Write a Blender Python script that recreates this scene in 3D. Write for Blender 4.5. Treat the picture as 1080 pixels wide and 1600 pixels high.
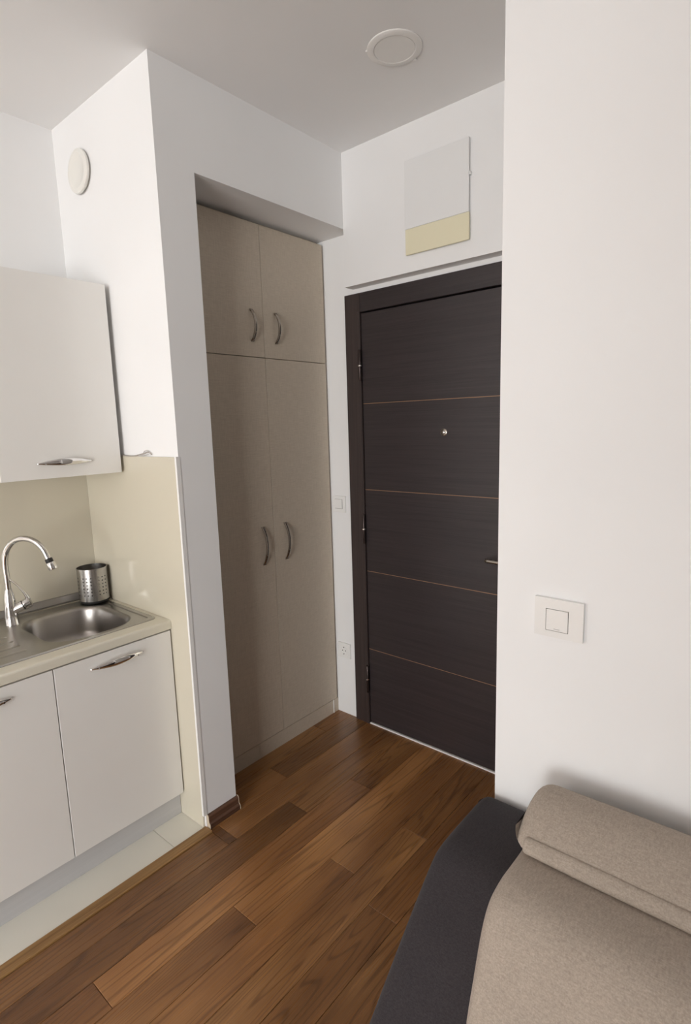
import bpy, bmesh, math, random
from mathutils import Matrix, Vector, noise as mnoise

random.seed(7)
scene = bpy.context.scene
for o in list(bpy.data.objects):
    bpy.data.objects.remove(o)
COL = scene.collection

# ---------------------------------------------------------------- camera
cam_data = bpy.data.cameras.new('camera')
cam = bpy.data.objects.new('camera', cam_data)
COL.objects.link(cam)
R_ = Vector((0.76446831, 0.64396693, -0.02991312))
U_ = Vector((-0.07858543, 0.139145, 0.98714892))
F_ = Vector((-0.63985352, 0.75229334, -0.15697836))
CP = Vector((1.70985, -1.11193, 1.55))
cam.matrix_world = Matrix(((R_.x, U_.x, -F_.x, CP.x), (R_.y, U_.y, -F_.y, CP.y), (R_.z, U_.z, -F_.z, CP.z), (0, 0, 0, 1)))
cam_data.sensor_fit = 'VERTICAL'
cam_data.sensor_height = 36.0
cam_data.lens = 865.1 / 1600.0 * 36.0
cam_data.clip_start = 0.02
scene.camera = cam

# ---------------------------------------------------------------- sky, daylight, exposure
world = bpy.data.worlds.new('overcast_sky')
scene.world = world
world.use_nodes = True
bg = world.node_tree.nodes['Background']
bg.inputs[0].default_value = (0.945, 0.985, 1.0, 1)
bg.inputs[1].default_value = 2.0
WX0, WX1, WZ0, WZ1, WY = 1.25, 4.05, 0.05, 2.30, -6.10      # balcony window behind the camera
ld = bpy.data.lights.new('daylight', 'AREA')
ld.shape = 'RECTANGLE'
ld.size = WX1 - WX0 + 0.02
ld.size_y = WZ1 - WZ0 + 0.02
ld.energy = 385.0
ld.color = (0.965, 0.985, 0.990)
lo = bpy.data.objects.new('daylight', ld)
COL.objects.link(lo)
lo.location = ((WX0 + WX1) / 2, WY - 0.21, (WZ0 + WZ1) / 2)
lo.rotation_euler = (math.radians(90), 0, 0)
vs = scene.view_settings
vs.view_transform = 'Standard'
vs.look = 'None'
vs.gamma = 1.0
vs.use_curve_mapping = False
vs.exposure = -0.28

# ---------------------------------------------------------------- key dimensions (metres)
H = 2.736            # ceiling
D = 0.707            # kitchen recess depth
YP, YD = 0.942, 1.0035   # bulkhead face, door wall
ZS, Y1 = 2.4195, 0.149   # niche soffit, niche near edge
WF = 0.177           # wardrobe front behind niche wall face
ZB = 2.168           # bulkhead underside
XR = 1.198           # end of right wall
XE = 4.20            # far right wall
ZC = 0.831           # worktop top

# ================================================================= materials
def lin(r, g, b):
    f = lambda c: (c / 255 / 12.92) if c / 255 <= 0.04045 else ((c / 255 + 0.055) / 1.055) ** 2.4
    return (f(r), f(g), f(b), 1)

def new_mat(name):
    m = bpy.data.materials.new(name)
    m.use_nodes = True
    nt = m.node_tree
    return m, nt, nt.nodes['Principled BSDF']

def N(nt, t, **kw):
    n = nt.nodes.new(t)
    for k, v in kw.items():
        setattr(n, k, v)
    return n

def coords(nt, scale, rnd=False, kind='Object'):
    tc = N(nt, 'ShaderNodeTexCoord')
    mp = N(nt, 'ShaderNodeMapping')
    mp.inputs['Scale'].default_value = scale
    src = tc.outputs[kind]
    if rnd:
        oi = N(nt, 'ShaderNodeObjectInfo')
        mul = N(nt, 'ShaderNodeMath', operation='MULTIPLY')
        mul.inputs[1].default_value = 57.0
        nt.links.new(oi.outputs['Random'], mul.inputs[0])
        add = N(nt, 'ShaderNodeVectorMath', operation='ADD')
        nt.links.new(src, add.inputs[0])
        nt.links.new(mul.outputs[0], add.inputs[1])
        src = add.outputs[0]
    nt.links.new(src, mp.inputs['Vector'])
    return mp.outputs[0]

def tex(nt, vec, scale=1.0, detail=3.0, rough=0.5, dist=0.0):
    n = N(nt, 'ShaderNodeTexNoise')
    n.inputs['Scale'].default_value = scale
    n.inputs['Detail'].default_value = detail
    n.inputs['Roughness'].default_value = rough
    n.inputs['Distortion'].default_value = dist
    nt.links.new(vec, n.inputs['Vector'])
    return n.outputs['Fac']

def ramp(nt, fac, stops):
    r = N(nt, 'ShaderNodeValToRGB')
    els = r.color_ramp.elements
    while len(els) < len(stops):
        els.new(0.5)
    for e, (p, c) in zip(els, stops):
        e.position = p
        e.color = c
    nt.links.new(fac, r.inputs[0])
    return r.outputs[0]

def mixc(nt, a, b, fac, mode='MIX'):
    n = N(nt, 'ShaderNodeMix', data_type='RGBA', blend_type=mode)
    for sock, v in ((n.inputs['Factor'], fac), (n.inputs['A'], a), (n.inputs['B'], b)):
        pass
    fs = [s for s in n.inputs if s.name == 'Factor' and s.type == 'VALUE'][0]
    A = [s for s in n.inputs if s.name == 'A' and s.type == 'RGBA'][0]
    B = [s for s in n.inputs if s.name == 'B' and s.type == 'RGBA'][0]
    for sock, v in ((fs, fac), (A, a), (B, b)):
        if isinstance(v, (int, float)) or isinstance(v, tuple):
            sock.default_value = v
        else:
            nt.links.new(v, sock)
    return [s for s in n.outputs if s.type == 'RGBA'][0]

def bump(nt, bsdf, height, strength, dist=0.002):
    b = N(nt, 'ShaderNodeBump')
    b.inputs['Strength'].default_value = strength
    b.inputs['Distance'].default_value = dist
    nt.links.new(height, b.inputs['Height'])
    nt.links.new(b.outputs[0], bsdf.inputs['Normal'])

def mat_plain(name, col, rough=0.5, metal=0.0, var=0.04, vscale=(6, 6, 6), bstr=0.0, bscale=200.0, coat=0.0, spec=0.5):
    m, nt, b = new_mat(name)
    f = tex(nt, coords(nt, vscale), 1.0, 1.0)
    lo_ = tuple(c * (1 - var) for c in col[:3]) + (1,)
    hi_ = tuple(min(1, c * (1 + var)) for c in col[:3]) + (1,)
    nt.links.new(ramp(nt, f, [(0.3, lo_), (0.7, hi_)]), b.inputs['Base Color'])
    b.inputs['Roughness'].default_value = rough
    b.inputs['Metallic'].default_value = metal
    b.inputs['Specular IOR Level'].default_value = spec
    b.inputs['Coat Weight'].default_value = coat
    b.inputs['Coat Roughness'].default_value = 0.05
    if bstr:
        bump(nt, b, tex(nt, coords(nt, (bscale,) * 3), 1.0, 2.0), bstr, 0.001)
    return m

def mat_floor():
    m, nt, b = new_mat('oiled_oak_floor')
    oi = N(nt, 'ShaderNodeObjectInfo')
    v = coords(nt, (11.0, 0.55, 1), True)
    n1 = tex(nt, v, 1.0, 1.2, 0.4, 0.12)
    mul = N(nt, 'ShaderNodeMath', operation='MULTIPLY'); mul.inputs[1].default_value = 130.0
    nt.links.new(n1, mul.inputs[0])
    sn = N(nt, 'ShaderNodeMath', operation='SINE'); nt.links.new(mul.outputs[0], sn.inputs[0])
    rings = ramp(nt, sn.outputs[0], [(0.25, (0, 0, 0, 1)), (0.7, (0.25, 0.25, 0.25, 1)), (1.0, (1, 1, 1, 1))])
    pores = tex(nt, coords(nt, (330, 5, 1), True), 1.0, 3.0, 0.6)
    porer = ramp(nt, pores, [(0.38, (0, 0, 0, 1)), (0.62, (1, 1, 1, 1))])
    broad = tex(nt, coords(nt, (5.0, 1.3, 1), True), 1.0, 3.0, 0.55)
    base = ramp(nt, broad, [(0.28, lin(126, 86, 52)), (0.5, lin(160, 112, 68)), (0.74, lin(196, 144, 91))])
    c1 = mixc(nt, base, lin(70, 42, 28), 0.0)
    mr = N(nt, 'ShaderNodeMath', operation='MULTIPLY'); mr.inputs[1].default_value = 0.46
    nt.links.new(rings, mr.inputs[0])
    c1 = mixc(nt, base, lin(78, 47, 26), mr.outputs[0])
    mp_ = N(nt, 'ShaderNodeMath', operation='MULTIPLY'); mp_.inputs[1].default_value = 0.30
    nt.links.new(porer, mp_.inputs[0])
    c2 = mixc(nt, c1, lin(92, 57, 33), mp_.outputs[0])
    c3 = mixc(nt, c2, oi.outputs['Color'], 1.0, 'MULTIPLY')
    nt.links.new(c3, b.inputs['Base Color'])
    rr = ramp(nt, pores, [(0.3, (0.24, 0.24, 0.24, 1)), (0.7, (0.36, 0.36, 0.36, 1))])
    nt.links.new(rr, b.inputs['Roughness'])
    b.inputs['Specular IOR Level'].default_value = 0.5
    bump(nt, b, porer, 0.12, 0.0006)
    return m

def mat_wood(name, c_lo, c_hi, axis='x', rough=0.4, fine=160.0, along=3.0):
    m, nt, b = new_mat(name)
    s1 = {'x': (along, fine, fine), 'z': (fine, fine, along), 'y': (fine, along, fine)}[axis]
    s2 = {'x': (along * .4, fine * .22, fine * .22), 'z': (fine * .22, fine * .22, along * .4), 'y': (fine * .22, along * .4, fine * .22)}[axis]
    f1 = tex(nt, coords(nt, s1, True), 1.0, 3.0, 0.6)
    f2 = tex(nt, coords(nt, s2, True), 1.0, 4.0, 0.6, 0.3)
    mx = N(nt, 'ShaderNodeMath', operation='MULTIPLY_ADD')
    nt.links.new(f1, mx.inputs[0]); mx.inputs[1].default_value = 0.55
    ml = N(nt, 'ShaderNodeMath', operation='MULTIPLY'); ml.inputs[1].default_value = 0.45
    nt.links.new(f2, ml.inputs[0]); nt.links.new(ml.outputs[0], mx.inputs[2])
    nt.links.new(ramp(nt, mx.outputs[0], [(0.36, c_lo), (0.64, c_hi)]), b.inputs['Base Color'])
    b.inputs['Roughness'].default_value = rough
    bump(nt, b, mx.outputs[0], 0.15, 0.0006)
    return m

def mat_linen(name, c_lo, c_hi, rough=0.55):
    m, nt, b = new_mat(name)
    a = tex(nt, coords(nt, (60, 700, 25), True), 1.0, 2.0, 0.6)
    c = tex(nt, coords(nt, (60, 25, 700), True), 1.0, 2.0, 0.6)
    ad = N(nt, 'ShaderNodeMath', operation='ADD'); nt.links.new(a, ad.inputs[0]); nt.links.new(c, ad.inputs[1])
    hf = N(nt, 'ShaderNodeMath', operation='MULTIPLY'); hf.inputs[1].default_value = 0.5; nt.links.new(ad.outputs[0], hf.inputs[0])
    nt.links.new(ramp(nt, hf.outputs[0], [(0.38, c_lo), (0.62, c_hi)]), b.inputs['Base Color'])
    b.inputs['Roughness'].default_value = rough
    bump(nt, b, hf.outputs[0], 0.2, 0.0005)
    return m

def mat_fabric(name, c_lo, c_hi, scale=1.0, bs=0.5):
    m, nt, b = new_mat(name)
    a = tex(nt, coords(nt, (420 * scale, 90 * scale, 420 * scale)), 1.0, 3.0, 0.65)
    c = tex(nt, coords(nt, (140 * scale, 500 * scale, 300 * scale)), 1.0, 3.0, 0.65)
    d = tex(nt, coords(nt, (7, 7, 7)), 1.0, 2.0)
    ad = N(nt, 'ShaderNodeMath', operation='ADD'); nt.links.new(a, ad.inputs[0]); nt.links.new(c, ad.inputs[1])
    hf = N(nt, 'ShaderNodeMath', operation='MULTIPLY_ADD'); hf.inputs[1].default_value = 0.44; nt.links.new(ad.outputs[0], hf.inputs[0])
    md = N(nt, 'ShaderNodeMath', operation='MULTIPLY'); md.inputs[1].default_value = 0.12; nt.links.new(d, md.inputs[0]); nt.links.new(md.outputs[0], hf.inputs[2])
    nt.links.new(ramp(nt, hf.outputs[0], [(0.36, c_lo), (0.64, c_hi)]), b.inputs['Base Color'])
    b.inputs['Roughness'].default_value = 0.95
    b.inputs['Specular IOR Level'].default_value = 0.2
    b.inputs['Sheen Weight'].default_value = 0.08
    bump(nt, b, hf.outputs[0], bs, 0.0012)
    return m

def mat_steel(name, rough, col=(0.62, 0.60, 0.57, 1), stretch=(4, 300, 300)):
    m, nt, b = new_mat(name)
    f = tex(nt, coords(nt, stretch), 1.0, 3.0)
    nt.links.new(ramp(nt, f, [(0.3, (rough * 0.8,) * 3 + (1,)), (0.7, (rough * 1.25,) * 3 + (1,))]), b.inputs['Roughness'])
    b.inputs['Base Color'].default_value = col
    b.inputs['Metallic'].default_value = 1.0
    return m

def mat_glass():
    m, nt, b = new_mat('window_glass')
    out = nt.nodes['Material Output']
    tr = N(nt, 'ShaderNodeBsdfTransparent'); gl = N(nt, 'ShaderNodeBsdfGlossy'); mx = N(nt, 'ShaderNodeMixShader')
    gl.inputs['Roughness'].default_value = 0.02
    mx.inputs[0].default_value = 0.06
    nt.links.new(tr.outputs[0], mx.inputs[1]); nt.links.new(gl.outputs[0], mx.inputs[2])
    nt.links.new(mx.outputs[0], out.inputs['Surface'])
    nt.nodes.remove(b)
    return m

M = {}
M['wall'] = mat_plain('white_wall_paint', (0.92, 0.908, 0.90, 1), 0.65, var=0.012, vscale=(3, 3, 3), spec=0.3)
M['ceiling'] = mat_plain('ceiling_paint', (0.92, 0.908, 0.90, 1), 0.8, var=0.01, vscale=(3, 3, 3), spec=0.2)
M['floor'] = mat_floor()
M['subfloor'] = mat_plain('dark_joint', lin(58, 36, 24), 0.8)
M['tile'] = mat_plain('cream_tile', lin(241, 237, 225), 0.18, var=0.02)
M['grout'] = mat_plain('tile_grout', lin(205, 198, 184), 0.8)
M['oak'] = mat_wood('oak_strip', lin(128, 92, 52), lin(176, 136, 86), 'y', 0.45, 140, 3)
M['skirt'] = mat_wood('walnut_skirting', lin(74, 50, 38), lin(112, 80, 62), 'y', 0.3, 120, 3)
M['pvc'] = mat_plain('pale_plastic_edge', lin(214, 196, 172), 0.5)
M['wenge'] = mat_wood('wenge_veneer', lin(47, 41, 42), lin(62, 54, 55), 'x', 0.36, 300, 3.5)
M['wenge_v'] = mat_wood('wenge_veneer_upright', lin(52, 43, 42), lin(70, 59, 57), 'z', 0.36, 260, 3.0)
M['gap'] = mat_plain('dark_recess', lin(24, 19, 19), 0.9)
M['inlay'] = mat_plain('copper_inlay', lin(176, 138, 104), 0.4, 0.4)
M['darkmetal'] = mat_plain('dark_bronze', lin(70, 60, 58), 0.35, 0.8)
M['chrome'] = mat_steel('chrome', 0.05, (0.74, 0.73, 0.72, 1))
M['nickel'] = mat_steel('satin_nickel', 0.24, (0.36, 0.32, 0.28, 1), (300, 300, 6))
M['steel'] = mat_plain('brushed_steel', (0.43, 0.415, 0.39, 1), 0.30, 1.0, var=0.02)
M['steel_bowl'] = mat_plain('satin_steel', (0.40, 0.385, 0.37, 1), 0.30, 1.0, var=0.01)
M['steel_cup'] = mat_plain('brushed_steel_round', (0.50, 0.485, 0.47, 1), 0.26, 1.0, var=0.01)
M['alu'] = mat_plain('anodised_aluminium', lin(158, 154, 149), 0.38, 0.55, var=0.03, vscale=(200, 4, 200))
M['plinth'] = mat_plain('silver_plinth_foil', lin(205, 203, 203), 0.4, 0.1, var=0.02, vscale=(200, 4, 200))
M['black'] = mat_plain('black_rubber', lin(30, 28, 27), 0.6)
M['linen'] = mat_linen('linen_laminate', lin(196, 182, 164), lin(213, 200, 182))
M['linen_edge'] = mat_plain('linen_edge_band', lin(196, 184, 164), 0.5)
M['gloss'] = mat_plain('white_cabinet_foil', lin(246, 243, 238), 0.22, var=0.006, coat=0.15)
M['carcass'] = mat_plain('white_melamine', lin(226, 222, 214), 0.5, var=0.01)
M['worktop'] = mat_plain('cream_worktop', lin(230, 224, 207), 0.4, var=0.012)
M['splash'] = mat_plain('cream_back_painted_glass', lin(217, 209, 190), 0.10, var=0.01, vscale=(2, 2, 2), coat=0.4)
M['plastic'] = mat_plain('white_plastic', lin(246, 244, 241), 0.3, var=0.005)
M['plate'] = mat_plain('glossy_switch_plastic', lin(246, 244, 241), 0.06, var=0.004, coat=0.5)
M['warm_plastic'] = mat_plain('ivory_plastic', lin(238, 235, 228), 0.28, var=0.006)
M['diffuser'] = mat_plain('milky_diffuser', lin(242, 239, 235), 0.35, var=0.006)
M['cream'] = mat_plain('cream_band', lin(236, 228, 198), 0.55, var=0.01)
M['paper'] = mat_plain('white_panel', lin(240, 239, 238), 0.45, var=0.006)
M['beige'] = mat_fabric('beige_chenille', lin(160, 147, 134), lin(193, 179, 165), 1.0, 0.5)
M['char'] = mat_fabric('charcoal_weave', lin(50, 46, 48), lin(70, 65, 67), 1.3, 0.25)
M['frame'] = mat_plain('white_window_frame', lin(236, 236, 234), 0.35)
M['glass'] = mat_glass()
M['wire'] = mat_plain('grey_cable', lin(176, 168, 160), 0.5)

# ================================================================= mesh helpers
def link(name, me, mat, parent=None, smooth=False):
    o = bpy.data.objects.new(name, me)
    COL.objects.link(o)
    if mat is not None and len(me.materials) == 0:
        me.materials.append(M[mat])
    if smooth:
        for p in me.polygons:
            p.use_smooth = True
    if parent is not None:
        o.parent = parent
    return o

def from_bm(bm, name):
    bmesh.ops.recalc_face_normals(bm, faces=bm.faces)
    me = bpy.data.meshes.new(name)
    bm.to_mesh(me)
    bm.free()
    return me

def add_box(bm, x0, x1, y0, y1, z0, z1, bev=0.0, seg=2):
    vs_ = [bm.verts.new(v) for v in ((x0, y0, z0), (x1, y0, z0), (x1, y1, z0), (x0, y1, z0), (x0, y0, z1), (x1, y0, z1), (x1, y1, z1), (x0, y1, z1))]
    fs = [bm.faces.new([vs_[i] for i in q]) for q in ((0, 3, 2, 1), (4, 5, 6, 7), (0, 1, 5, 4), (1, 2, 6, 5), (2, 3, 7, 6), (3, 0, 4, 7))]
    if bev > 0:
        es = {e for f in fs for e in f.edges}
        bmesh.ops.bevel(bm, geom=list(es), offset=bev, segments=seg, profile=0.5, affect='EDGES')

def boxes(name, lst, mat, parent=None, bev=0.0, seg=2):
    """one mesh from boxes given in world coordinates; origin moved to their centre"""
    bm = bmesh.new()
    c = Vector(((min(b[0] for b in lst) + max(b[1] for b in lst)) / 2, (min(b[2] for b in lst) + max(b[3] for b in lst)) / 2, min(b[4] for b in lst)))
    for b in lst:
        add_box(bm, b[0] - c.x, b[1] - c.x, b[2] - c.y, b[3] - c.y, b[4] - c.z, b[5] - c.z, bev, seg)
    o = link(name, from_bm(bm, name), mat, None)
    put(o, c, parent)
    return o

def wloc(o):
    v = Vector(o.location)
    while o.parent is not None:
        o = o.parent
        v = v + Vector(o.location)
    return v

def put(o, world, parent):
    if parent is not None:
        o.parent = parent
        o.location = Vector(world) - wloc(parent)
    else:
        o.location = world

def box(name, x0, x1, y0, y1, z0, z1, mat, parent=None, bev=0.0, seg=2):
    return boxes(name, [(x0, x1, y0, y1, z0, z1)], mat, parent, bev, seg)

def loft(name, rings, mat, parent=None, origin=(0, 0, 0), cap=True, closed=True, smooth=True, loop=False):
    bm = bmesh.new()
    og = Vector(origin)
    rv = [[bm.verts.new(Vector(p) - og) for p in r] for r in rings]
    n = len(rings[0])
    pairs = list(zip(rv[:-1], rv[1:]))
    if loop:
        pairs.append((rv[-1], rv[0]))
    for a, b in pairs:
        for i in range(n if closed else n - 1):
            j = (i + 1) % n
            try:
                bm.faces.new((a[i], a[j], b[j], b[i]))
            except ValueError:
                pass
    if cap and not loop:
        bm.faces.new(rv[0]); bm.faces.new(rv[-1])
    o = link(name, from_bm(bm, name), mat, None, smooth)
    put(o, og, parent)
    return o

def lathe(name, prof, axis_o, axis_d, mat, parent=None, n=40, smooth=True, cap=True):
    """prof: list of (radius, height along the axis)"""
    d = Vector(axis_d).normalized()
    u = d.orthogonal().normalized()
    v = d.cross(u)
    og = Vector(axis_o)
    rings = []
    for r, h in prof:
        rings.append([og + d * h + (u * math.cos(2 * math.pi * k / n) + v * math.sin(2 * math.pi * k / n)) * max(r, 1e-4) for k in range(n)])
    o = loft(name, rings, mat, parent, axis_o, cap, True, smooth)
    if smooth:
        o.modifiers.new('edges', 'EDGE_SPLIT').split_angle = math.radians(40)
    return o

def tube(name, pts, rad, mat, parent=None, n=12, origin=None):
    pts = [Vector(p) for p in pts]
    rads = rad if isinstance(rad, (list, tuple)) else [rad] * len(pts)
    rings = []
    ref = None
    for i, p in enumerate(pts):
        t = (pts[min(i + 1, len(pts) - 1)] - pts[max(i - 1, 0)]).normalized()
        if ref is None:
            ref = t.orthogonal().normalized()
        ref = (ref - t * ref.dot(t)).normalized()
        b = t.cross(ref)
        rings.append([p + (ref * math.cos(2 * math.pi * k / n) + b * math.sin(2 * math.pi * k / n)) * rads[i] for k in range(n)])
    return loft(name, rings, mat, parent, origin or pts[0])

def spline(ctrl, n=10):
    P = [Vector(c) for c in ctrl]
    P = [P[0] * 2 - P[1]] + P + [P[-1] * 2 - P[-2]]
    out = []
    for i in range(1, len(P) - 2):
        for k in range(n):
            t = k / n
            a, b, c, d = P[i - 1], P[i], P[i + 1], P[i + 2]
            out.append(0.5 * ((2 * b) + (c - a) * t + (2 * a - 5 * b + 4 * c - d) * t * t + (3 * b - a - 3 * c + d) * t ** 3))
    out.append(P[-2])
    return out

def chaikin(pts, it=3):
    for _ in range(it):
        out = []
        for i in range(len(pts)):
            a, b = pts[i], pts[(i + 1) % len(pts)]
            out.append((a[0] * .75 + b[0] * .25, a[1] * .75 + b[1] * .25))
            out.append((a[0] * .25 + b[0] * .75, a[1] * .25 + b[1] * .75))
        pts = out
    return pts

def soft_extrude(name, prof, x0, x1, r, mat, parent=None, puff=0.0, nx=24, wob=0.0, seed=0.0):
    """closed (y, z) outline run along x with rounded ends, like upholstery"""
    n = len(prof)
    area = sum(prof[i][0] * prof[(i + 1) % n][1] - prof[(i + 1) % n][0] * prof[i][1] for i in range(n))
    if area < 0:
        prof = prof[::-1]
    nor = []
    for i in range(n):
        a, b = prof[i - 1], prof[(i + 1) % n]
        t = Vector((b[0] - a[0], b[1] - a[1]))
        t = t.normalized() if t.length else Vector((1, 0))
        nor.append((t.y, -t.x))
    xs = []
    for k in range(7):
        a = k / 6 * math.pi / 2
        xs.append((x0 + r * (1 - math.sin(a)), r * (1 - math.cos(a))))
    xs = [(x, ins) for x, ins in xs][::-1]
    xs = [(x0 + r * (1 - math.cos(k / 6 * math.pi / 2)), r * (1 - math.sin(k / 6 * math.pi / 2))) for k in range(7)]
    mid = [(x0 + r + (x1 - x0 - 2 * r) * k / nx, 0.0) for k in range(1, nx)]
    xs = xs + mid + [(x1 - (x - x0), ins) for x, ins in xs[::-1]]
    rings = []
    for x, ins in xs:
        u = (x - x0) / (x1 - x0)
        pf = puff * math.sin(math.pi * min(1, max(0, u)))
        ring = []
        for (y, z), (ny, nz) in zip(prof, nor):
            w = wob * mnoise.noise(Vector((x * 5 + seed, y * 9, z * 9))) if wob else 0
            ring.append((x, y - ny * (ins - pf - w), z - nz * (ins - pf - w)))
        rings.append(ring)
    zc = min(p[1] for p in prof)
    yc = sum(p[0] for p in prof) / n
    return loft(name, rings, mat, parent, ((x0 + x1) / 2, yc, zc))

def tag(o, label, cat, group=None, kind=None):
    o['label'] = label
    o['category'] = cat
    if group:
        o['group'] = group
    if kind:
        o['kind'] = kind
    return o

def struct(o, label, cat):
    return tag(o, label, cat, kind='structure')

def thing(name, loc, label, cat, group=None):
    o = bpy.data.objects.new(name, None)
    o.empty_display_size = 0.1
    COL.objects.link(o)
    o.location = loc
    return tag(o, label, cat, group)

# ================================================================= the room
fl = box('floor', -1.1, XE, WY - 0.0, YD + 0.1, -0.12, -0.014, 'subfloor')
struct(fl, 'dark brown oak plank floor running from the window to the door', 'floor')

# floor planks: strips 0.1145 wide along y, joints where the photograph shows them
PW = 0.1145
EDGE = 0.0245
joint = {-2: 0.80, -1: 0.415, 0: 0.037, 1: 0.309, 2: 0.580, 3: -0.163, 4: 0.186, 5: 0.476, 6: 0.115, 7: -0.35, 8: 0.30, 9: -0.1}
tones = {(-1, -1): 0.98, (-1, 0): 0.72, (0, -1): 0.70, (0, 0): 0.92, (1, -1): 0.68, (1, 0): 0.88, (2, -2): 1.0, (2, -1): 1.18, (2, 0): 0.92,
         (3, -2): 0.9, (3, -1): 0.96, (3, 0): 1.16, (4, -2): 0.9, (4, -1): 1.08, (4, 0): 1.02, (5, -1): 0.88, (5, 0): 0.82, (6, -1): 0.84, (6, 0): 0.92,
         (7, -1): 0.76, (7, 0): 0.74, (8, -1): 0.70, (8, 0): 0.72}
plank_cache = {}
def plank(x0, x1, y0, y1, tone):
    g, ch, t = 0.0006, 0.0012, 0.014
    w, l = round(x1 - x0, 4), round(y1 - y0, 4)
    key = (w, l)
    if key not in plank_cache:
        hw, hl = w / 2 - g, l / 2 - g
        bm = bmesh.new()
        lo_ = [bm.verts.new((sx * hw, sy * hl, -t)) for sx, sy in ((-1, -1), (1, -1), (1, 1), (-1, 1))]
        mi_ = [bm.verts.new((sx * hw, sy * hl, -ch)) for sx, sy in ((-1, -1), (1, -1), (1, 1), (-1, 1))]
        up_ = [bm.verts.new((sx * (hw - ch), sy * (hl - ch), 0)) for sx, sy in ((-1, -1), (1, -1), (1, 1), (-1, 1))]
        for a, b in ((lo_, mi_), (mi_, up_)):
            for i in range(4):
                j = (i + 1) % 4
                bm.faces.new((a[i], a[j], b[j], b[i]))
        bm.faces.new(up_)
        me = from_bm(bm, 'plank')
        me.materials.append(M['floor'])
        plank_cache[key] = me
    o = bpy.data.objects.new('plank', plank_cache[key])
    COL.objects.link(o)
    put(o, ((x0 + x1) / 2, (y0 + y1) / 2, 0), fl)
    o.color = (tone, tone * 0.985, tone * 0.97, 1)

PL = 1.155
YB, XBR = -3.0, EDGE + PW * 24          # beyond these, behind the camera, one joined field of boards
for s in range(-2, 24):
    xa, xb = EDGE + PW * s, EDGE + PW * (s + 1)
    if s == -2:
        xa = -0.185
    if xa >= XE:
        break
    j = joint.get(s, random.uniform(-0.5, 0.6))
    k0 = -4
    for k in range(k0, 3):
        ya, yb = j + PL * k, j + PL * (k + 1)
        ya, yb = max(ya, YB), min(yb, YD + 0.02)
        xl = xa
        if s < 0:
            ya = max(ya, 0.0)
        if s == 0:
            if yb <= 0.02:
                xl = 0.037
            elif ya < -0.001:
                plank(0.037, xb, ya, 0.0, tones.get((s, k), 0.85))
                ya = 0.0
        if yb - ya < 0.015:
            continue
        tone = tones.get((s, k), random.uniform(0.74, 1.08))
        plank(xl, xb, ya, yb, tone)

pf = boxes('planking', [(0.037, XBR, WY, YB - 0.001, -0.014, 0.0), (XBR + 0.001, XE, WY, YD, -0.014, 0.0)], 'floor', fl)
pf['kind'] = 'stuff'
pf.color = (0.88, 0.87, 0.85, 1)

# kitchen strip of tiles and the oak edge strip
box('tile_bed', -0.69, -0.008, WY, -0.0005, -0.014, -0.004, 'grout', fl)
ty = [0.0, -0.137, -0.737, -1.337, -1.937, -2.537, -3.137, -3.737, -4.337, -4.937, -5.537, WY]
for a, b in zip(ty[:-1], ty[1:]):
    box('tile', -0.69, -0.0085, b + 0.0008, a - 0.0008, -0.012, 0.0, 'tile', fl, 0.0008, 1)
tr1 = box('trim_1', -0.0080, 0.0368, WY, 0.002, -0.012, 0.006, 'oak', None, 0.003, 2)
struct(tr1, 'light oak edge strip between cream tiles and brown planks', 'floor trim')

ce = box('ceiling', -0.95, XE + 0.15, WY - 0.2, YD + 0.2, H, H + 0.15, 'ceiling')
struct(ce, 'plain white painted ceiling', 'ceiling')
wl = box('wall_left', -0.95, -D, WY - 0.2, 0.0, -0.12, H, 'wall')
struct(wl, 'white kitchen back wall behind the sink and wall cabinet', 'wall')
wn = boxes('wall_niche', [(-0.95, 0.0, 0.0, Y1, -0.12, H), (-0.95, 0.0, Y1, YD + 0.2, ZS, H), (-0.95, -0.80, Y1, YD + 0.2, -0.12, ZS)], 'wall')
struct(wn, 'white pillar and lintel framing the wardrobe niche', 'wall')
DX0, DX1, DZ = -0.048, 0.985, 2.146       # door frame outer edges
wd = boxes('wall_door', [(-0.80, DX0, YD, YD + 0.2, -0.12, ZS), (DX1, XR + 0.1, YD, YD + 0.2, -0.12, H), (DX0, DX1, YD, YD + 0.2, DZ, ZS),
                         (0.0, XR + 0.1, YP, YD, ZB, H), (0.0, DX1, YD, YD + 0.2, ZS, H), (DX0, DX1, YD + 0.12, YD + 0.2, -0.12, DZ)], 'wall')
struct(wd, 'white end wall with bulkhead above the dark entrance door', 'wall')
wr = box('wall_right', XR, XE + 0.15, 0.0, YD + 0.2, -0.12, H, 'wall')
struct(wr, 'plain white wall behind the sofa', 'wall')
we = box('wall_side', XE, XE + 0.15, WY - 0.2, 0.0, -0.12, H, 'wall')
struct(we, 'white side wall at the far end of the sofa', 'wall')
wb = boxes('wall_back', [(-0.707, WX0, WY - 0.2, WY, -0.12, H), (WX1, XE, WY - 0.2, WY, -0.12, H), (WX0, WX1, WY - 0.2, WY, WZ1, H), (WX0, WX1, WY - 0.2, WY, -0.12, WZ0)], 'wall')
struct(wb, 'white wall around the balcony window', 'wall')

wp = box('wall_added_shade', 1.97, XE, -2.95, -2.83, -0.12, H, 'wall')  # added unseen partition, sized to keep window light off the sofa wall
struct(wp, 'added white partition out of view, shading the wall behind the sofa', 'wall')

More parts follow.
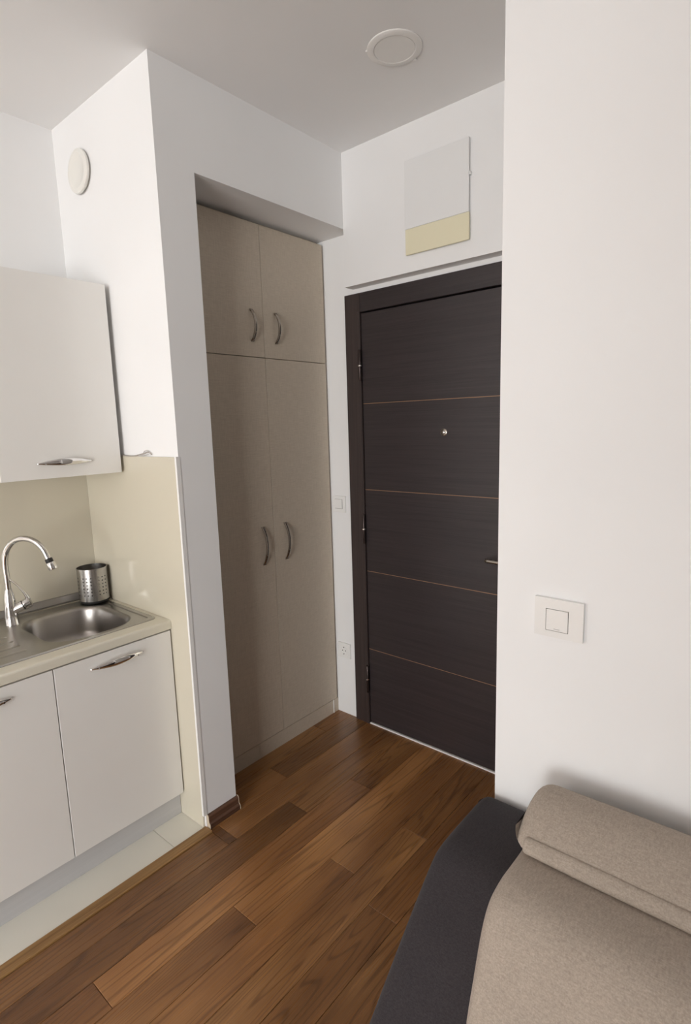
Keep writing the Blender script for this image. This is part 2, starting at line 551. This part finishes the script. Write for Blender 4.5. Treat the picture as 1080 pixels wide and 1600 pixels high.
# balcony window behind the camera
wi = box('window_1', WX0, WX1, WY - 0.13, WY - 0.06, WZ0, WZ0 + 0.07, 'frame')
struct(wi, 'tall white-framed balcony window', 'window')
box('frame_head', WX0, WX1, WY - 0.13, WY - 0.06, WZ1 - 0.07, WZ1, 'frame', wi)
for a, b in ((WX0, WX0 + 0.05), (2.14, 2.20), (3.07, 3.13), (WX1 - 0.05, WX1)):
    box('mullion', a, b, WY - 0.13, WY - 0.06, WZ0 + 0.07, WZ1 - 0.07, 'frame', wi)
for a, b in ((WX0 + 0.05, 2.14), (2.20, 3.07), (3.13, WX1 - 0.05)):
    box('pane', a, b, WY - 0.10, WY - 0.094, WZ0 + 0.07, WZ1 - 0.07, 'glass', wi)

# skirting on the pillar
sk_prof = [(0, 0), (0.019, 0), (0.019, 0.012), (0.0185, 0.018), (0.015, 0.021), (0.0115, 0.025), (0.0105, 0.036), (0.0102, 0.047), (0.008, 0.052), (0.004, 0.0545), (0, 0.055)]
def skirt(name, y0, y1, mat, parent=None, grow=0.0):
    rings = []
    for y in (y0, y1):
        rings.append([(x * (1 + grow) + 0.0003, y, z * (1 + grow * 0.6) + 0.0004) for x, z in sk_prof])
    return loft(name, rings, mat, parent, (0.0, y0, 0.0), smooth=False)
bb = skirt('baseboard_pillar', 0.006, 0.152, 'skirt')
struct(bb, 'short dark walnut skirting at the foot of the white pillar', 'skirting board')
skirt('end_cap', 0.152, 0.154, 'pvc', bb, 0.07)
skirt('end_cap', 0.004, 0.006, 'pvc', bb, 0.03)

# ================================================================= entrance door
LX0, LX1, LZ1 = 0.0445, 0.895, 2.058
dr = box('door_1', LX0, LX1, YD + 0.006, YD + 0.05, 0.012, LZ1 - 0.002, 'gap')
struct(dr, 'dark wenge entrance door with thin copper lines', 'door')
lines = [1.6423, 1.2311, 0.8219, 0.4121]
zz = [LZ1 - 0.003] + lines + [0.012]
for a, b in zip(zz[:-1], zz[1:]):
    box('panel', LX0 + 0.001, LX1 - 0.001, YD - 0.004, YD + 0.0065, b + 0.0011, a - 0.0011, 'wenge', dr, 0.0006, 1)
for z in lines:
    box('inlay', LX0 + 0.001, LX1 - 0.001, YD - 0.0036, YD + 0.0064, z - 0.0011, z + 0.0011, 'inlay', dr)
fr = box('door_frame', DX0, LX0 - 0.003, YD - 0.011, YD + 0.11, 0.0, DZ, 'wenge_v', dr, 0.0015, 1)
box('jamb_lip', LX0 - 0.016, LX0 - 0.0045, YD - 0.0135, YD - 0.0105, 0.0, LZ1 + 0.004, 'wenge_v', fr, 0.001, 1)
box('door_frame', LX1 + 0.003, DX1, YD - 0.011, YD + 0.11, 0.0, DZ, 'wenge_v', dr, 0.0015, 1)
box('door_head', LX0 - 0.0022, LX1 + 0.0022, YD - 0.010, YD + 0.11, LZ1 + 0.003, DZ, 'wenge', dr, 0.0015, 1)
for zc in (1.818, 1.037, 0.25):
    h = lathe('hinge', [(0.006, -0.073), (0.0075, -0.071), (0.0075, -0.002), (0.0075, 0.071), (0.006, 0.073)], (0.0415, YD - 0.018, zc), (0, 0, 1), 'darkmetal', dr, 16)
    lathe('hinge_ring', [(0.0083, -0.003), (0.0083, 0.003)], (0.0415, YD - 0.018, zc), (0, 0, 1), 'chrome', h, 16)
ph = lathe('peephole', [(0.0165, 0.0), (0.0165, 0.003), (0.0145, 0.005), (0.009, 0.0055)], (0.484, YD - 0.004, 1.502), (0, -1, 0), 'nickel', dr, 28)
lathe('lens', [(0.0088, 0.0), (0.0075, 0.0025), (0.004, 0.004), (0.0005, 0.0044)], (0.484, YD - 0.0092, 1.502), (0, -1, 0), 'chrome', ph, 20)
box('lock_plate', 0.812, 0.85, YD - 0.012, YD - 0.004, 0.90, 1.08, 'chrome', dr, 0.002)
hd = tube('handle', spline([(0.831, YD - 0.012, 0.974), (0.831, YD - 0.045, 0.974), (0.82, YD - 0.056, 0.974), (0.77, YD - 0.056, 0.975), (0.706, YD - 0.055, 0.976)], 6), 0.0085, 'nickel', dr, 14)
ths = box('threshold', LX0 - 0.002, LX1, YD - 0.010, YD + 0.004, 0.0, 0.007, 'plastic', dr, 0.002, 1)

# ================================================================= wardrobe in the niche
WB = -0.78
WY0, WYM, WY1 = 0.182, 0.5915, 0.990
ZW0, ZWH, ZWT = 0.078, 1.8473, 2.400
wa = thing('wardrobe', (-0.45, 0.58, 0), 'beige linen-look built-in wardrobe with four doors in the niche', 'wardrobe')
boxes('carcass', [(WB, -WF - 0.02, WY0 - 0.02, WY0, 0.0, ZWT + 0.008), (WB, -WF - 0.02, WY1 - 0.016, WY1, 0.0, ZWT + 0.008),
                  (WB, -WF - 0.02, WY0, WY1 - 0.016, ZW0, ZW0 + 0.018), (WB, -WF - 0.02, WY0, WY1 - 0.016, ZWH - 0.009, ZWH + 0.009),
                  (WB, -WF - 0.02, WY0, WY1 - 0.016, ZWT - 0.012, ZWT + 0.006), (WB, WB + 0.008, WY0, WY1 - 0.016, ZW0, ZWT)], 'linen', wa)
box('plinth', -WF - 0.022, -WF - 0.004, WY0 - 0.02, 0.962, 0.0, ZW0 - 0.003, 'linen', wa)
box('plinth_edge', -WF - 0.022, -WF - 0.001, 0.9622, 0.9648, 0.0, ZW0 - 0.003, 'plastic', wa)
box('top_filler', -WF - 0.060, -WF - 0.040, WY0 - 0.02, YD - 0.003, ZWT + 0.001, ZS - 0.001, 'linen', wa)
box('side_filler', -WF - 0.032, -WF - 0.016, WY1 + 0.001, YD - 0.001, 0.0, ZWT, 'linen', wa)
box('side_filler', -WF - 0.032, -WF - 0.004, 0.965, YD - 0.001, 0.0, ZW0 - 0.003, 'linen', wa)
box('side_filler', -WF - 0.032, -WF - 0.012, Y1 + 0.001, WY0 - 0.002, 0.0, ZWT, 'linen', wa)

def bow_handle(y, z0, z1, xface, parent):
    rings = []
    n = 18
    L = z1 - z0
    for i in range(n + 1):
        t = i / n
        z = z0 + L * t
        off = 0.004 + 0.027 * math.sin(math.pi * t) ** 0.75
        w = 0.0085 - 0.002 * math.sin(math.pi * t)
        th = 0.0036
        dz = math.cos(math.pi * t) * 0.0
        rings.append([(xface + off - th, y - w, z), (xface + off, y - w, z), (xface + off + th * 0.7, y - w * 0.5, z), (xface + off + th * 0.7, y + w * 0.5, z), (xface + off, y + w, z), (xface + off - th, y + w, z)])
    o = loft('handle', rings, 'nickel', parent, (xface, y, z0))
    o.modifiers.new('edges', 'EDGE_SPLIT').split_angle = math.radians(50)
    for za in (z0 + 0.006, z1 - 0.006):
        lathe('handle_foot', [(0.0045, 0.0), (0.0045, 0.011)], (xface, y, za), (1, 0, 0), 'nickel', o, 12)
    return o

for ya, yb, hy in ((WY0, WYM, 0.522), (WYM, WY1, 0.661)):
    for za, zb_, h0, h1 in ((ZWH, ZWT, 1.912, 2.046), (ZW0, ZWH, 0.924, 1.101)):
        d = box('door', -WF - 0.018, -WF, ya + 0.0012, yb - 0.0012, za + 0.0014, zb_ - 0.0014, 'linen', wa, 0.0008, 1)
        bow_handle(hy, h0, h1, -WF, d)

# ================================================================= kitchen
def spindle(yc, zc, half, xface, parent):
    rings = []
    n = 28
    for i in range(n + 1):
        t = i / n
        s = math.sin(math.pi * (0.02 + 0.96 * t))
        y = yc - half + 2 * half * t
        off = 0.002 + 0.022 * s ** 0.9
        h = 0.0015 + 0.0115 * s ** 1.1
        th = 0.0015 + 0.004 * s
        ring = []
        for k in range(12):
            a = 2 * math.pi * k / 12
            ring.append((xface + off + th * math.cos(a), y, zc + h * math.sin(a) + 0.004 * s))
        rings.append(ring)
    o = loft('handle', rings, 'chrome', parent, (xface, yc, zc))
    for q in (-0.72, 0.72):
        lathe('handle_post', [(0.004, 0.0), (0.004, 0.016)], (xface, yc + q * half, zc), (1, 0, 0), 'chrome', o, 10)
    return o

XB = -0.1225
def base_cabinet(y0, y1, label):
    t = thing('base_cabinet', (-0.42, (y0 + y1) / 2, 0), label, 'cabinet', 'white base cabinets under the worktop')
    z0, z1 = 0.1086, 0.7945
    boxes('body', [(-0.700, XB - 0.021, y0, y0 + 0.016, z0, z1), (-0.700, XB - 0.021, y1 - 0.016, y1, z0, z1), (-0.700, XB - 0.021, y0 + 0.016, y1 - 0.016, z0, z0 + 0.016),
                   (-0.700, -0.692, y0 + 0.016, y1 - 0.016, z0 + 0.016, z1)], 'carcass', t)
    d = box('door', XB - 0.018, XB, y0 + 0.0012, y1 - 0.0012, z0, z1 - 0.0035, 'gloss', t, 0.0012, 2)
    spindle((y0 + y1) / 2 - 0.002, 0.748, 0.0985, XB, d)
    for yy in (y0 + 0.05, y1 - 0.05):
        for xx in (-0.62, -0.24):
            lathe('foot', [(0.022, 0.0), (0.016, 0.01), (0.016, 0.1086)], (xx, yy, 0.0), (0, 0, 1), 'black', t, 12)
    return t
base_cabinet(-0.4441, -0.0125, 'white base cabinet under the sink bowl, beside the pillar')
base_cabinet(-0.888, -0.4445, 'white base cabinet at the left edge, below the draining board')
pl = box('plinth', -0.172, -0.157, -0.888, -0.0095, 0.0, 0.1070, 'plinth', None, 0.001, 1)
tag(pl, 'silver grey plinth strip under the white base cabinets', 'plinth')

# worktop with cut-out for the bowl
BX0, BX1, BY0, BY1 = -0.592, -0.212, -0.400, -0.078
xf_ = -0.1195
bm = bmesh.new()
wy0, wy1, wt0 = -0.890, -0.0095, 0.7957
for b in ((-0.700, BX0 - 0.01, wy0, wy1), (BX1 + 0.01, xf_ - 0.02, wy0, wy1), (BX0 - 0.01, BX1 + 0.01, wy0, BY0 - 0.01), (BX0 - 0.01, BX1 + 0.01, BY1 + 0.01, wy1)):
    add_box(bm, b[0], b[1], b[2], b[3], wt0, ZC)
prof = [(xf_ - 0.02, wt0), (xf_ - 0.003, wt0), (xf_, wt0 + 0.003), (xf_, ZC - 0.009), (xf_ - 0.0012, ZC - 0.0045), (xf_ - 0.0045, ZC - 0.0012), (xf_ - 0.009, ZC), (xf_ - 0.02, ZC)]
ra = [bm.verts.new((x, wy0, z)) for x, z in prof]
rb = [bm.verts.new((x, wy1, z)) for x, z in prof]
for i in range(len(prof)):
    j = (i + 1) % len(prof)
    bm.faces.new((ra[i], ra[j], rb[j], rb[i]))
bm.faces.new(ra); bm.faces.new(rb)
wk = link('worktop', from_bm(bm, 'worktop'), 'worktop')
tag(wk, 'cream laminate worktop with rounded front edge around the sink', 'worktop')

# aluminium upstand
rings = []
for y in (-0.888, -0.0095):
    rings.append([(-0.6985, y, ZC + 0.0004), (-0.6845, y, ZC + 0.0004), (-0.6845, y, ZC + 0.006), (-0.690, y, ZC + 0.029), (-0.693, y, ZC + 0.031), (-0.6985, y, ZC + 0.031)])
up = loft('upstand', rings, 'alu', None, (-0.69, -0.449, ZC), smooth=False)
tag(up, 'grey aluminium upstand strip along the back of the worktop', 'upstand')

# splashbacks
gs = box('splashback', -0.6985, -0.009, -0.0085, -0.0006, 0.001, 1.452, 'splash', None, 0.001, 1)
tag(gs, 'cream glossy splashback panel on the pillar side, reaching the floor', 'splashback')
gb = box('splashback', -0.7064, -0.6992, -0.95, -0.0006, ZC + 0.001, 1.52, 'splash', None)
tag(gb, 'cream glossy splashback panel behind the tap under the wall cabinet', 'splashback')
ct = boxes('corner_trim', [(-0.0088, 0.0014, -0.0100, -0.0004, 0.055, 1.453), (0.0003, 0.0014, -0.0004, 0.006, 0.055, 1.453)], 'plastic')
tag(ct, 'thin white plastic trim on the corner of the pillar', 'trim')

# wall cabinet
ux, uy0, uy1, uz0, uz1 = -0.360, -0.450, -0.021, 1.392, 2.087
uc = thing('wall_cabinet', (-0.53, -0.235, uz0), 'white wall cabinet hanging above the sink', 'cabinet')
boxes('body', [(-0.698, ux - 0.021, uy0, uy0 + 0.016, uz0, uz1), (-0.698, ux - 0.021, uy1 - 0.016, uy1, uz0, uz1), (-0.698, ux - 0.021, uy0 + 0.016, uy1 - 0.016, uz0, uz0 + 0.016),
               (-0.698, ux - 0.021, uy0 + 0.016, uy1 - 0.016, uz1 - 0.016, uz1), (-0.698, -0.692, uy0 + 0.016, uy1 - 0.016, uz0 + 0.016, uz1 - 0.016)], 'carcass', uc)
d = box('door', ux - 0.018, ux, uy0 + 0.001, uy1 - 0.001, uz0 - 0.002, uz1 + 0.002, 'gloss', uc, 0.0012, 2)
spindle(-0.234, 1.443, 0.098, ux, d)
box('filler', -0.66, ux - 0.05, uy1 + 0.0005, -0.0092, uz0, 1.4515, 'carcass', uc)
box('filler', -0.66, ux - 0.05, uy1 + 0.0005, -0.0010, 1.4525, uz1, 'carcass', uc)

# frayed cable on top of the splashback
wpt = [(-0.385, -0.006, 1.457), (-0.35, -0.009, 1.4535), (-0.31, -0.009, 1.4525), (-0.275, -0.006, 1.454), (-0.25, -0.007, 1.458), (-0.225, -0.010, 1.461), (-0.205, -0.006, 1.4645), (-0.19, -0.008, 1.468), (-0.172, -0.006, 1.4655), (-0.165, -0.005, 1.459)]
cb = tube('cable', spline(wpt, 6), 0.0021, 'wire', None, 8)
tag(cb, 'short frayed grey cable lying on top of the pillar splashback', 'cable')
tube('strand', spline([(-0.215, -0.007, 1.4665), (-0.20, -0.011, 1.4725), (-0.185, -0.008, 1.4735), (-0.175, -0.007, 1.4665)], 5), 0.0012, 'wire', cb, 6)
tube('strand', spline([(-0.26, -0.008, 1.4575), (-0.235, -0.011, 1.457), (-0.21, -0.010, 1.456), (-0.18, -0.008, 1.459)], 5), 0.0012, 'wire', cb, 6)

# ---- sink
SX0, SX1, SY0, SY1 = -0.682, -0.182, -0.815, -0.030
ZR = ZC + 0.0045
sk = thing('sink', (-0.43, -0.42, ZC), 'stainless steel inset sink with draining board', 'sink')
def rrect(x0, x1, y0, y1, r, n=8):
    pts = []
    for cx, cy, a0 in ((x1 - r, y1 - r, 0), (x0 + r, y1 - r, 90), (x0 + r, y0 + r, 180), (x1 - r, y0 + r, 270)):
        for k in range(n + 1):
            a = math.radians(a0 + 90 * k / n)
            pts.append((cx + r * math.cos(a), cy + r * math.sin(a)))
    return pts
outer = rrect(SX0, SX1, SY0, SY1, 0.022)
outer2 = rrect(SX0 + 0.006, SX1 - 0.006, SY0 + 0.006, SY1 - 0.006, 0.018)
outer3 = rrect(SX0 + 0.020, SX1 - 0.020, SY0 + 0.020, SY1 - 0.020, 0.015)
outer4 = rrect(SX0 + 0.024, SX1 - 0.024, SY0 + 0.024, SY1 - 0.024, 0.013)
hole = rrect(BX0, BX1, BY0, BY1, 0.105)
bm = bmesh.new()
def ringv(pts, z):
    return [bm.verts.new((x, y, z)) for x, y in pts]
levels = [ringv(outer, ZC + 0.0006), ringv(outer2, ZR), ringv(outer3, ZR), ringv(outer4, ZR - 0.003)]
hv = ringv(hole, ZR - 0.003)
n = len(outer)
for a, b in zip(levels[:-1], levels[1:]):
    for i in range(n):
        j = (i + 1) % n
        bm.faces.new((a[i], a[j], b[j], b[i]))
ed = [bm.edges.get((levels[-1][i], levels[-1][(i + 1) % n])) for i in range(n)] + [bm.edges.new((hv[i], hv[(i + 1) % n])) for i in range(n)]
bmesh.ops.triangle_fill(bm, use_beauty=True, use_dissolve=False, edges=ed)
me = from_bm(bm, 'deck')
og = wloc(sk)
me.transform(Matrix.Translation(-og))
link('deck', me, 'steel', sk)
prs = [(0.0, -0.003), (0.004, -0.004), (0.010, -0.009), (0.014, -0.020), (0.020, -0.10), (0.028, -0.128), (0.045, -0.142), (0.075, -0.148), (0.13, -0.152)]
rings = []
for ins, dz in prs:
    rr_ = max(0.012, 0.105 - ins * 0.5)
    rings.append([(x, y, ZR + dz) for x, y in rrect(BX0 + ins, BX1 - ins, BY0 + ins, BY1 - ins, min(rr_, (BY1 - BY0) / 2 - ins - 0.002))])
bo = loft('bowl', rings, 'steel_bowl', sk, (-0.406, -0.245, ZR - 0.152))
bm = bmesh.new(); bm.from_mesh(bo.data)
bmesh.ops.reverse_faces(bm, faces=[f for f in bm.faces if f.normal.z < 0 and len(f.verts) > 8])
top = [f for f in bm.faces if len(f.verts) > 8 and f.calc_center_median().z > 0.1]
bmesh.ops.delete(bm, geom=top, context='FACES_ONLY')
bm.to_mesh(bo.data); bm.free()
for p in bo.data.polygons:
    p.use_smooth = True
loft('seal', [[(x, y, ZC + 0.0003) for x, y in rrect(SX0 - 0.0016, SX1 + 0.0016, SY0 - 0.0016, SY1 + 0.0016, 0.0236)], [(x, y, ZC + 0.0012) for x, y in rrect(SX0 - 0.0012, SX1 + 0.0012, SY0 - 0.0012, SY1 + 0.0012, 0.0232)]], 'black', sk, (-0.43, -0.42, ZC), cap=False)
lathe('drain', [(0.042, 0.0), (0.042, 0.002), (0.034, 0.003), (0.030, 0.0005), (0.008, 0.0005), (0.007, 0.003), (0.0005, 0.004)], (-0.406, -0.245, ZR - 0.1518), (0, 0, 1), 'chrome', sk, 28)
for k in range(6):                                      # pressed drainer ribs
    xx = -0.575 + k * 0.062
    pts = [(xx, -0.765, ZR - 0.0034), (xx, -0.755, ZR - 0.0012), (xx, -0.60, ZR - 0.0012), (xx, -0.475, ZR - 0.0012), (xx, -0.462, ZR - 0.0034)]
    rings = []
    for i, (x, y, z) in enumerate(pts):
        w = 0.013 if 0 < i < 4 else 0.009
        rings.append([(x - w, y, ZR - 0.0045), (x - w * 0.7, y, z - 0.0006), (x - w * 0.3, y, z), (x + w * 0.3, y, z), (x + w * 0.7, y, z - 0.0006), (x + w, y, ZR - 0.0045)])
    loft('drainer_rib', rings, 'steel', sk, (xx, -0.62, ZR - 0.0045))

# ---- faucet
FX, FY, FZ = -0.580, -0.400, ZR - 0.003
fa = thing('faucet', (FX, FY, FZ), 'chrome gooseneck mixer tap behind the sink bowl', 'faucet')
lathe('body', [(0.0255, 0.0), (0.0255, 0.004), (0.0235, 0.008), (0.0225, 0.05), (0.021, 0.085), (0.017, 0.115), (0.0122, 0.14)], (FX, FY, FZ), (0, 0, 1), 'chrome', fa, 36)
az = Vector((0.80, 0.60, 0)).normalized()
B0 = Vector((FX, FY, FZ))
cl = [(0, .12), (0.0, .18), (0.0, .240), (0.012, .288), (0.045, .324), (0.085, .333), (0.125, .322), (0.155, .292), (0.172, .252)]
pts = spline([B0 + az * a + Vector((0, 0, h)) for a, h in cl], 8)
tube('spout', pts, 0.0112, 'chrome', fa, 18)
tip = pts[-1]; td = (pts[-1] - pts[-3]).normalized()
lathe('aerator_collar', [(0.0125, -0.004), (0.0135, 0.0), (0.0135, 0.012), (0.0128, 0.014)], tip, td, 'black', fa, 24)
lathe('aerator', [(0.0145, 0.0), (0.0165, 0.004), (0.0165, 0.020), (0.0145, 0.028), (0.010, 0.029)], tip + td * 0.012, td, 'chrome', fa, 24)
sd = Vector((0.42, 0.80, 0.38)).normalized()
s0 = B0 + Vector((0, 0, 0.052))
lathe('side_arm', [(0.019, 0.0), (0.019, 0.03), (0.0205, 0.048)], s0, sd, 'chrome', fa, 24)
lathe('cartridge_ring', [(0.019, 0.0), (0.019, 0.004)], s0 + sd * 0.048, sd, 'black', fa, 24)
lathe('cartridge_cap', [(0.0215, 0.0), (0.0215, 0.016), (0.018, 0.023), (0.006, 0.026)], s0 + sd * 0.052, sd, 'chrome', fa, 24)
l0 = s0 + sd * 0.068
lv = [l0 + Vector((0, 0, 0.012)), l0 + Vector((-0.004, -0.010, 0.040)), l0 + Vector((-0.012, -0.028, 0.072)), l0 + Vector((-0.022, -0.050, 0.100))]
rings = []
side = Vector((0.88, -0.30, 0.15)).normalized()
lp = spline(lv, 6)
for i, p_ in enumerate(lp):
    t = (lp[min(i + 1, len(lp) - 1)] - lp[max(i - 1, 0)]).normalized()
    nn = t.cross(side).normalized(); ss = nn.cross(t).normalized()
    u = i / (len(lp) - 1)
    w = 0.011 + 0.003 * math.sin(math.pi * min(1, u * 0.9)) - 0.007 * u
    th = 0.008 - 0.0055 * u
    rings.append([p_ + ss * w * math.cos(2 * math.pi * k / 12) + nn * th * math.sin(2 * math.pi * k / 12) for k in range(12)])
loft('lever', rings, 'chrome', fa, l0)

# ---- perforated cutlery holder
CX, CY, CR, CH = -0.598, -0.0715, 0.060, 0.148
cz0 = ZR + 0.0005
cu = thing('cutlery_holder', (CX, CY, cz0), 'brushed steel perforated cutlery holder in the corner of the sink', 'utensil holder')
lathe('base', [(0.056, 0.0), (0.058, 0.003), (0.058, 0.010), (0.052, 0.011)], (CX, CY, cz0), (0, 0, 1), 'black', cu, 40)
bm = bmesh.new()
NS, NZ = 72, 28
def cupv(i, k, r):
    a = 2 * math.pi * i / NS
    return (r * math.cos(a), r * math.sin(a), 0.011 + (CH - 0.011) * k / NZ)
vo = [[bm.verts.new(cupv(i, k, CR)) for i in range(NS)] for k in range(NZ + 1)]
def is_hole(i, k):
    return i % 12 in (0, 3, 6) and k in (5, 8, 11, 14, 17, 20)
for k in range(NZ):
    for i in range(NS):
        if is_hole(i, k):
            continue
        j = (i + 1) % NS
        bm.faces.new((vo[k][i], vo[k][j], vo[k + 1][j], vo[k + 1][i]))
me = from_bm(bm, 'cup')
co = link('cup', me, 'steel_cup', None, True)
put(co, (CX, CY, cz0), cu)
co.rotation_euler = (0, 0, math.radians(-20.0 - 45.0))
so = co.modifiers.new('thickness', 'SOLIDIFY'); so.thickness = 0.0012; so.offset = -1
co.modifiers.new('edges', 'EDGE_SPLIT').split_angle = math.radians(35)
lathe('rolled_rim', [(CR - 0.0016, CH - 0.002), (CR - 0.0016, CH + 0.0008), (CR, CH + 0.0014), (CR + 0.0012, CH + 0.0006), (CR + 0.0012, CH - 0.002)], (CX, CY, cz0), (0, 0, 1), 'steel_cup', cu, 64, cap=False)
lathe('cup_floor', [(CR - 0.002, 0.011), (CR - 0.002, 0.013)], (CX, CY, cz0), (0, 0, 1), 'steel_cup', cu, 40)

# ================================================================= fittings on walls and ceiling
ve = thing('wall_vent', (-0.494, 0, 2.519), 'round ivory wall vent cover high on the pillar', 'vent')
lathe('back_ring', [(0.066, 0.0), (0.066, 0.006)], (-0.494, -0.0004, 2.519), (0, -1, 0), 'warm_plastic', ve, 48)
lathe('cover', [(0.070, 0.006), (0.076, 0.009), (0.0775, 0.013), (0.076, 0.0175), (0.070, 0.0205), (0.058, 0.0215), (0.056, 0.0205), (0.0005, 0.0205)], (-0.494, -0.0004, 2.519), (0, -1, 0), 'warm_plastic', ve, 56)

cl_ = thing('ceiling_light', (0.577, 0.532, H), 'round flat ceiling light, switched off, above the entrance', 'ceiling light')
lathe('ring', [(0.0885, 0.0), (0.0885, 0.003), (0.085, 0.0055), (0.068, 0.0062), (0.066, 0.0045), (0.066, 0.0)], (0.577, 0.532, H - 0.0003), (0, 0, -1), 'diffuser', cl_, 56, cap=False)
lathe('diffuser', [(0.0655, 0.0), (0.0655, 0.005), (0.0005, 0.005)], (0.577, 0.532, H - 0.0003), (0, 0, -1), 'diffuser', cl_, 48)
box('spring_clip', 0.592, 0.602, 0.616, 0.626, H - 0.006, H - 0.0004, 'plastic', cl_, 0.001, 1)
box('spring_clip', 0.500, 0.508, 0.478, 0.487, H - 0.005, H - 0.0004, 'plastic', cl_, 0.001, 1)

fp = thing('fuse_panel', (0.49, YP, 2.232), 'flat white cover panel with cream band above the entrance door', 'panel')
box('back_frame', 0.352, 0.628, YP - 0.008, YP - 0.0005, 2.240, 2.586, 'paper', fp)
box('cover', 0.344, 0.634, YP - 0.016, YP - 0.009, 2.3325, 2.593, 'paper', fp, 0.0015, 1)
box('cream_band', 0.346, 0.636, YP - 0.017, YP - 0.009, 2.232, 2.3315, 'cream', fp, 0.0015, 1)
box('catch', 0.634, 0.639, YP - 0.014, YP - 0.0005, 2.462, 2.474, 'paper', fp, 0.001, 1)

# large switch beside the sofa (faces the room)
sw = thing('light_switch', (1.334, 0, 1.142), 'wide glossy white light switch on the wall above the sofa', 'light switch')
boxes('plate', [(1.2855, 1.309, -0.009, -0.0005, 1.101, 1.183), (1.3555, 1.384, -0.009, -0.0005, 1.101, 1.183), (1.309, 1.3555, -0.009, -0.0005, 1.101, 1.1145), (1.309, 1.3555, -0.009, -0.0005, 1.1615, 1.183)], 'plate', sw)
box('socket_box', 1.309, 1.3555, -0.003, -0.0005, 1.1145, 1.1615, 'gap', sw)
rk = box('rocker', 1.3100, 1.3545, -0.0105, -0.003, 1.1155, 1.1605, 'plate', sw, 0.0012, 2)
mk = box('mark', 1.3265, 1.3385, -0.0108, -0.0104, 1.1195, 1.1203, 'alu', rk)

s2 = thing('light_switch', (-0.125, YD, 1.148), 'small white light switch between wardrobe and entrance door', 'light switch')
box('plate', -0.167, -0.083, YD - 0.009, YD - 0.0005, 1.106, 1.190, 'plastic', s2, 0.002, 2)
box('rocker_gap', -0.1495, -0.1005, YD - 0.0094, YD - 0.0088, 1.1245, 1.1735, 'alu', s2)
box('rocker', -0.1485, -0.1025, YD - 0.0115, YD - 0.009, 1.1262, 1.1728, 'plastic', s2, 0.001, 1)

s3 = thing('power_socket', (-0.122, YD, 0.362), 'white power socket low on the wall beside the door frame', 'socket')
box('plate', -0.163, -0.079, YD - 0.009, YD - 0.0005, 0.321, 0.403, 'plastic', s3, 0.002, 2)
rw = lathe('socket_well', [(0.0225, 0.0), (0.0225, 0.0022), (0.0205, 0.0022), (0.0195, -0.004), (0.0005, -0.004)], (-0.121, YD - 0.0095, 0.362), (0, -1, 0), 'plastic', s3, 32)
for dx in (-0.0095, 0.0095):
    lathe('pin_hole', [(0.0028, 0.0), (0.0028, 0.0006)], (-0.121 + dx, YD - 0.0095, 0.362), (0, -1, 0), 'black', rw, 12)
for dz in (-0.0185, 0.0185):
    box('earth_clip', -0.1235, -0.1185, YD - 0.0122, YD - 0.0094, 0.362 + dz - 0.002, 0.362 + dz + 0.002, 'darkmetal', rw)

# ================================================================= sofa
sf = thing('sofa', (1.93, -0.48, 0), 'sofa with charcoal arm and beige cushions against the white wall', 'sofa')
arm = chaikin([(-0.012, 0.03), (-0.012, 0.36), (-0.012, 0.672), (-0.020, 0.690), (-0.12, 0.692), (-0.218, 0.692), (-0.258, 0.676), (-0.37, 0.585), (-0.50, 0.472), (-0.66, 0.335), (-0.72, 0.275), (-0.735, 0.2), (-0.735, 0.03), (-0.45, 0.03)], 2)
soft_extrude('arm', arm, 1.176, 1.46, 0.024, 'char', sf, 0.0, 8)
soft_extrude('arm', arm, 2.40, 2.68, 0.024, 'char', sf, 0.0, 8)
box('seat_base', 1.40, 2.46, -0.885, -0.02, 0.06, 0.26, 'char', sf, 0.015, 3)
box('backrest', 1.40, 2.46, -0.30, -0.016, 0.262, 0.66, 'char', sf, 0.02, 3)
pad = chaikin([(-0.03, 0.45), (-0.03, 0.62), (-0.04, 0.735), (-0.10, 0.745), (-0.22, 0.745), (-0.285, 0.752), (-0.335, 0.738), (-0.375, 0.680), (-0.415, 0.575), (-0.445, 0.47), (-0.44, 0.41), (-0.30, 0.40), (-0.12, 0.40)], 3)
bc1 = soft_extrude('back_cushion', pad, 1.335, 1.930, 0.030, 'beige', sf, 0.006, 26, 0.004, 1.7)
bc2 = soft_extrude('back_cushion', pad, 1.934, 2.525, 0.030, 'beige', sf, 0.006, 26, 0.004, 5.1)
roll = chaikin([(-0.045, 0.70), (-0.036, 0.775), (-0.056, 0.812), (-0.105, 0.817), (-0.150, 0.803), (-0.190, 0.777), (-0.206, 0.757), (-0.200, 0.742), (-0.15, 0.735), (-0.09, 0.705)], 3)
for xa, xb, par in ((1.335, 1.930, bc1), (1.934, 2.525, bc2)):
    hr = soft_extrude('headrest', roll, xa - (0.010 if xa < 1.5 else 0), xb, 0.036, 'beige', sf, 0.003, 26, 0.003, xa)
    hem = chaikin([(-0.188, 0.764), (-0.193, 0.776), (-0.203, 0.774), (-0.213, 0.761), (-0.213, 0.750), (-0.196, 0.748)], 2)
    soft_extrude('hem', hem, xa + 0.014, xb - 0.014, 0.009, 'beige', hr, 0.0, 26, 0.0015, 3.3)
seat = chaikin([(-0.36, 0.262), (-0.36, 0.40), (-0.40, 0.435), (-0.60, 0.445), (-0.86, 0.435), (-0.915, 0.40), (-0.915, 0.30), (-0.88, 0.262), (-0.6, 0.262)], 3)
for xa, xb in ((1.465, 1.928), (1.932, 2.395)):
    soft_extrude('seat_cushion', seat, xa, xb, 0.03, 'beige', sf, 0.006, 20, 0.004, xa)
for x in (1.24, 2.62):
    for y in (-0.08, -0.66):
        lathe('leg', [(0.022, 0.0), (0.022, 0.045)], (x, y, 0.0), (0, 0, 1), 'black', sf, 14)
